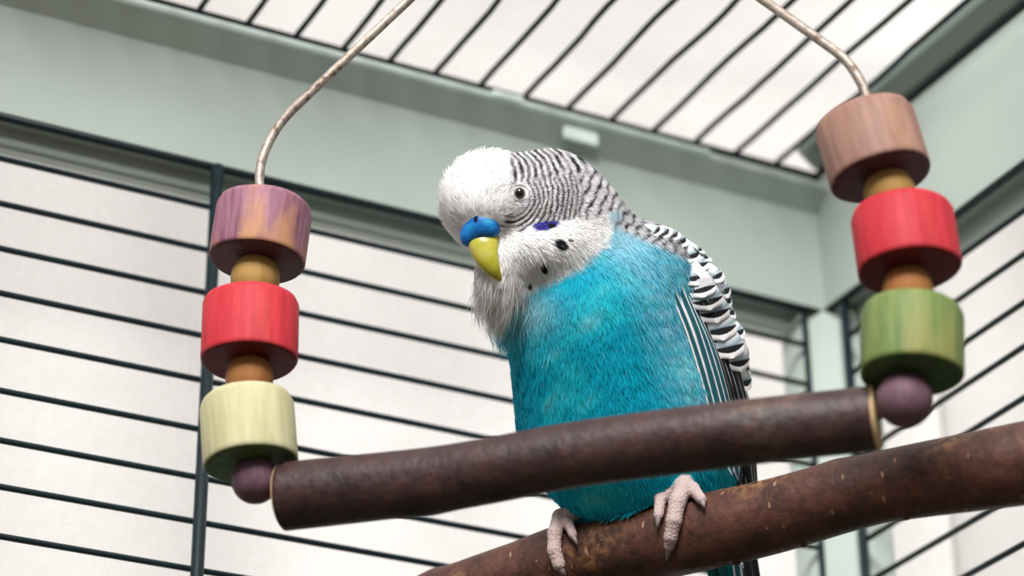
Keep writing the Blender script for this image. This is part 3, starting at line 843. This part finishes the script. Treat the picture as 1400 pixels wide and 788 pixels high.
# ---- cere and beak
def mat_cere():
    t = NT('blue_cere', .42, .4); vo = t.coord(); n = t.noise(vo, 260, 4)
    t.bump(t.noise(vo, 900, 3), .3, .0004)
    return t.col(t.ramp(n, [(.35, (.0, .09, .38)), (.5, (.004, .15, .48)), (.66, (.01, .27, .50))]))
M_CERE = mat_cere()
def blob(name, parts, box, h, mat, k_, parent):
    global sdf
    keep = sdf
    def f(p):
        d = None
        for q in parts:
            e_ = ell(p, q[0], q[1], q[2] if len(q) > 2 else 0); d = e_ if d is None else smin(d, e_, k_)
        return d
    sdf = f
    Vb, Fb = surface_nets(*box, h); Vb -= grad(Vb)*np.clip(f(Vb.T), -1, 1)[:, None]; sdf = keep
    return mesh(name, l2w(Vb), Fb, mat, parent)
cw = hit_w(657, 314)
cere = blob('cere', [((670, 313, cw-2), (15, 17, 13), .2), ((657, 311, cw-1), (16, 19, 13), .2), ((645, 321, cw-5), (14, 19, 12), .45)], (625, 695, 285, 345, cw-25, cw+25), 1.2, M_CERE, 7, BIRD)
M_NOS = simple('nostril_dark', (.004, .012, .03), .8, .1)
sphere_local('nostril', (652, 303.5, cw+8.2), 5, M_NOS, cere, 16, (.6, 1.25, .6))
def mat_beak():
    t = NT('horn_beak', .32, .5); n = t.noise(t.coord('Object', (1, 1, 1)), 260, 4)
    return t.col(t.ramp(n, [(.3, (.29, .27, .016)), (.55, (.42, .385, .033)), (.75, (.45, .40, .12))]))
M_BEAK = mat_beak()
def beak(name, spine, rx, rz, mat):
    sp_ = smooth_path(spine, 24); t = np.linspace(0, len(rx)-1, 24)
    ax_ = np.interp(t, range(len(rx)), rx); az_ = np.interp(t, range(len(rz)), rz); seg = 26; Vv = []
    T = np.gradient(sp_, axis=0); T /= np.linalg.norm(T, axis=1)[:, None]
    for i in range(24):
        s_ = np.cross(T[i], [0, 0, 1.]); s_ /= np.linalg.norm(s_); f_ = np.cross(s_, T[i])
        for j in range(seg):
            a = 2*math.pi*j/seg; Vv.append(sp_[i]+s_*ax_[i]*math.cos(a)+f_*az_[i]*math.copysign(abs(math.sin(a))**.8, math.sin(a)))
    Ff = [(i*seg+j, i*seg+(j+1) % seg, (i+1)*seg+(j+1) % seg, (i+1)*seg+j) for i in range(23) for j in range(seg)]
    Ff += [tuple(range(seg))[::-1], tuple(23*seg+j for j in range(seg))]
    return mesh(name, l2w(np.array(Vv)), Ff, mat, BIRD)
bw = hit_w(664, 345)
beak('upper_beak', [(662, 322, bw+2), (662, 338, bw+11), (667, 355, bw+19), (675, 370, bw+22), (687, 385, bw+18)], [21, 20.5, 16, 10.5, 2], [14, 15, 12, 8, 2], M_BEAK)
beak('lower_beak', [(681, 345, bw-4), (688, 362, bw+3), (690, 376, bw+1)], [10, 9, 3], [10, 9, 3], M_BEAK)

# ---- claws
M_CLAW = simple('grey_claw', (.22, .17, .16), .4, .4, .3, 500)
def claw(p, q, r_):
    p, q = np.array(p, float), np.array(q, float); mid = (p+q)/2+np.array([0, 0, 4.])
    pts = smooth_path([p, mid, q], 10); Vt, Ft = tube_geo(pts, np.linspace(r_, .7, 10), 12); mesh('claw', l2w(Vt), Ft, M_CLAW, BIRD)
for (pts, rr), tip in zip(TOES, ((774, 788), (789, 742), (905, 757), (892, 716), (954, 686))):
    e_ = pts[-1]; claw(e_+(e_-pts[-2])/np.linalg.norm(e_-pts[-2])*rr[-1]*.35, (*tip, branch_w(*tip)+5), rr[-1]*.72)

# ---- wing feathers: one blade mesh per kind, placed as separate objects
def blade(name, shape, nx, ny, dome, curl):
    Vv, Ff = [], []
    for j in range(ny+1):
        t = j/ny; hw = shape(t)*.5
        for i in range(nx+1):
            u = -1+2*i/nx; Vv.append((u*hw, t, dome*(1-u*u)*(.3+.7*t)+curl*t*t))
    for j in range(ny):
        for i in range(nx):
            a = j*(nx+1)+i; Ff.append((a, a+1, a+nx+2, a+nx+1))
    me = bpy.data.meshes.new(name); me.from_pydata(Vv, [], Ff)
    me.polygons.foreach_set('use_smooth', np.ones(len(Ff), bool)); return me
def mat_covert():
    t = NT('scalloped_covert', .65, .2); v = t.coord()
    sx = t.new('ShaderNodeSeparateXYZ'); t.put(sx.inputs[0], v); X, Y = sx.outputs[0], sx.outputs[1]
    n = t.noise(t.coord('Object', (60, 5, 5)), 1.2, 3)
    x2 = t.math('MULTIPLY', t.math('MULTIPLY', X, X), 4)
    yc = t.math('ADD', t.math('ADD', Y, t.math('MULTIPLY', x2, .16)), t.math('MULTIPLY', t.math('SUBTRACT', n, .5), .07))
    lo = t.math('ADD', .64, t.math('MULTIPLY', x2, .15)); hi = t.math('SUBTRACT', .86, t.math('MULTIPLY', x2, .0))
    k_ = t.math('MULTIPLY', t.math('SMOOTH_MIN', 1, t.math('MULTIPLY', t.math('MAXIMUM', t.math('SUBTRACT', yc, lo), 0), 30), .1),
                t.math('SMOOTH_MIN', 1, t.math('MULTIPLY', t.math('MAXIMUM', t.math('SUBTRACT', hi, yc), 0), 40), .1))
    base = t.ramp(yc, [(.40, (.74, .74, .76)), (.50, (.62, .66, .70)), (.66, (.20, .28, .33)), (.86, (.82, .81, .82))])
    return t.col(t.mix(k_, base, (.008, .009, .012)))
def mat_flight(name, core, edge, wdt, attr=False):
    t = NT(name, .55, .25); v = t.new('ShaderNodeAttribute', attribute_name='blade').outputs['Vector'] if attr else t.coord(); sx = t.new('ShaderNodeSeparateXYZ'); t.put(sx.inputs[0], v)
    n = t.noise(v, 3, 3)
    a = t.math('ADD', t.math('ABSOLUTE', sx.outputs[0]), t.math('MULTIPLY', t.math('SUBTRACT', n, .5), .12))
    c = t.ramp(a, [(.02, tuple(x*.5 for x in core)), (.06, core), (wdt, core), (min(wdt+.07, .49), edge)])
    return t.col(c)
M_COV = mat_covert()
M_FL1 = mat_flight('teal_flight_feather', (.010, .085, .11), (.66, .66, .68), .26)
M_FL2 = mat_flight('dark_flight_feather', (.010, .013, .016), (.42, .44, .46), .40)
M_TAIL = mat_flight('teal_tail_feather', (.004, .12, .16), (.02, .18, .22), .30)
cov_me = blade('covert_feather', lambda t: .42+.58*min(1, t*1.8) if t < .72 else max(.05, math.sqrt(max(0, 1-((t-.72)/.285)**2))), 10, 16, .08, -.03); cov_me.materials.append(M_COV)
fl1_me = blade('flight_feather', lambda t: .8+.2*t if t < .9 else max(.04, math.sqrt(max(0, 1-((t-.9)/.101)**2))), 6, 10, .04, 0); fl1_me.materials.append(M_FL1)
fl2_me = fl1_me.copy(); fl2_me.materials.clear(); fl2_me.materials.append(M_FL2)
tl_me = fl1_me.copy(); tl_me.materials.clear(); tl_me.materials.append(M_TAIL)
def put(name, me, root, tip, normal, width, parent, thick=1.):
    root, tip, normal = (np.asarray(q, float) for q in (root, tip, normal))
    y = tip-root; L = np.linalg.norm(y); y /= L; z = normal-y*(normal@y); z /= np.linalg.norm(z); x = np.cross(y, z)
    def vec(v): return RT*v[0]-UP*v[1]-FW*v[2]
    # local frame flips handedness through the screen's downward y, so rebuild x
    Yw, Zw = vec(y), vec(z); Xw = np.cross(Yw, Zw)
    o = bpy.data.objects.new(name, me); COL.objects.link(o); o.parent = parent
    M4 = Matrix.Identity(4); pw = l2w(root)-base_of(parent)
    for i in range(3):
        M4[i][0], M4[i][1], M4[i][2], M4[i][3] = Xw[i]*width*S, Yw[i]*L*S, Zw[i]*width*S*thick, pw[i]
    o.matrix_local = M4; return o
# wing base: smooth shoulder pad under the coverts
padpts = smooth_path([(903, 346, -18), (945, 398, -24), (978, 470, -36), (998, 548, -50)], 20)
Vt, Ft = tube_geo(padpts, np.interp(np.linspace(0, 1, 20), [0, .4, .8, 1], [24, 36, 32, 20]), 20)
M_PAD = simple('white_grey_down', (.62, .63, .66), .8, .1, .15, 400)
WING = mesh('wing', l2w(Vt), Ft, M_PAD, BIRD)
def snorm(X, Y, w_): return grad(np.array([[X, Y, w_]], float), 3.)[0]
cov = [(909, 323, 20, 30, .75), (921, 326, 20, 30, .6), (897, 320, 18, 28, .9), (931, 334, 24, 34, .45), (944, 343, 28, 36, .3), (957, 345, 20, 30, .6), (945, 354, 30, 38, .2), (966, 356, 24, 36, .45),
       (953, 368, 31, 40, .15), (974, 369, 24, 36, .35), (948, 384, 31, 40, .12), (979, 382, 26, 38, .3), (957, 399, 33, 42, .18), (989, 401, 26, 38, .35),
       (966, 414, 34, 44, .22), (994, 414, 22, 34, .35), (976, 431, 35, 46, .22), (1000, 431, 24, 36, .28), (985, 455, 36, 50, .2), (1009, 459, 25, 38, .22),
       (997, 480, 34, 50, .2), (1010, 498, 28, 44, .2), (1019, 527, 24, 46, .15), (1017, 488, 18, 34, .2), (1024, 508, 14, 34, .15)]
for i, (X, Y, wd, ln, sl_) in enumerate(sorted(cov, key=lambda q: -q[1])):
    w_ = hit_w(X, Y); n_ = snorm(X, Y, w_); d_ = np.array([sl_, 1., 0]); d_ /= np.linalg.norm(d_); d_ -= n_*(d_@n_)*.9; d_ /= np.linalg.norm(d_)
    c_ = np.array([X, Y, w_])+n_*4.5
    put('covert_feather', cov_me, c_-d_*ln*.78-n_*5.5, c_+d_*ln*.22+n_*1.5, n_+np.array([0, 0, .25]), wd*1.30, WING, .7)
M_FA = mat_flight('teal_secondary', (.010, .085, .11), (.66, .66, .68), .27, True)
M_FB = mat_flight('dark_primary', (.010, .013, .016), (.42, .44, .46), .38, True)
fly = [((912, 388), (982, 626), 14, M_FA, 4), ((922, 385), (994, 646), 18, M_FA, 5.5), ((934, 400), (1004, 656), 16, M_FA, 6.5),
       ((948, 420), (1012, 668), 15, M_FA, 7), ((960, 440), (1020, 684), 14, M_FB, 7), ((975, 460), (1027, 692), 13, M_FB, 6.5), ((988, 480), (1033, 698), 12, M_FB, 5), ((1000, 495), (1039, 704), 12, M_FB, 3.5), ((1010, 505), (1043, 706), 9, M_FB, 2)]
def long_feather(p0, p1, wd, mat, off):
    n = 22; t = np.linspace(0, 1, n); bow = 6*np.sin(math.pi*t)
    X = p0[0]+(p1[0]-p0[0])*t+bow; Y = p0[1]+(p1[1]-p0[1])*t-bow*.3
    inner = np.array([hit_w(x, y) for x, y in zip(X, Y)])
    k_ = np.polyfit(t[:17], inner[:17], 2); W_ = np.polyval(k_, t); W_ = W_+max(0, float((inner[:17]-W_[:17]).max()))*.6
    C = np.stack([X, Y, W_], 1); N = np.array([snorm(*c) for c in C]); N = N+np.array([0, 0, .5]); N /= np.linalg.norm(N, axis=1)[:, None]
    N = N*.5+N.mean(0)*.5; N /= np.linalg.norm(N, axis=1)[:, None]
    C = C+N*off*np.clip(t*4, .2, 1)[:, None]
    T = np.gradient(C, axis=0); T /= np.linalg.norm(T, axis=1)[:, None]; Sx = np.cross(T, N); Sx /= np.linalg.norm(Sx, axis=1)[:, None]
    hw = wd*.5*np.where(t < .86, .75+.25*t, np.sqrt(np.clip(1-((t-.86)/.141)**2, .01, 1)))
    us = np.linspace(-1, 1, 7); Vv = []; A_ = []
    for i in range(n):
        for u in us: Vv.append(C[i]+Sx[i]*u*hw[i]+N[i]*1.6*(1-u*u)); A_.append((u*.5, t[i]*6, off))
    Ff = [(i*7+j, i*7+j+1, (i+1)*7+j+1, (i+1)*7+j) for i in range(n-1) for j in range(6)]
    o = mesh('flight_feather', l2w(np.array(Vv)), Ff, mat, WING)
    at_ = o.data.attributes.new('blade', 'FLOAT_VECTOR', 'POINT'); at_.data.foreach_set('vector', np.array(A_, np.float32).ravel())
for f_ in fly: long_feather(*f_)
# tail feathers pass behind the branch
tl = [((952, 640), (1000, 905), 26, -70, tl_me), ((972, 640), (1014, 915), 24, -68, tl_me), ((990, 650), (1026, 905), 14, -64, fl1_me), ((1004, 650), (1040, 900), 14, -68, fl2_me), ((1014, 655), (1050, 890), 12, -74, fl2_me)]
for (X0, Y0), (X1, Y1), wd, w_, me in tl:
    put('tail_feather', me, loc(X0, Y0, w_), loc(X1, Y1, w_-40), (.2, -.1, 1), wd, BIRD, .6)
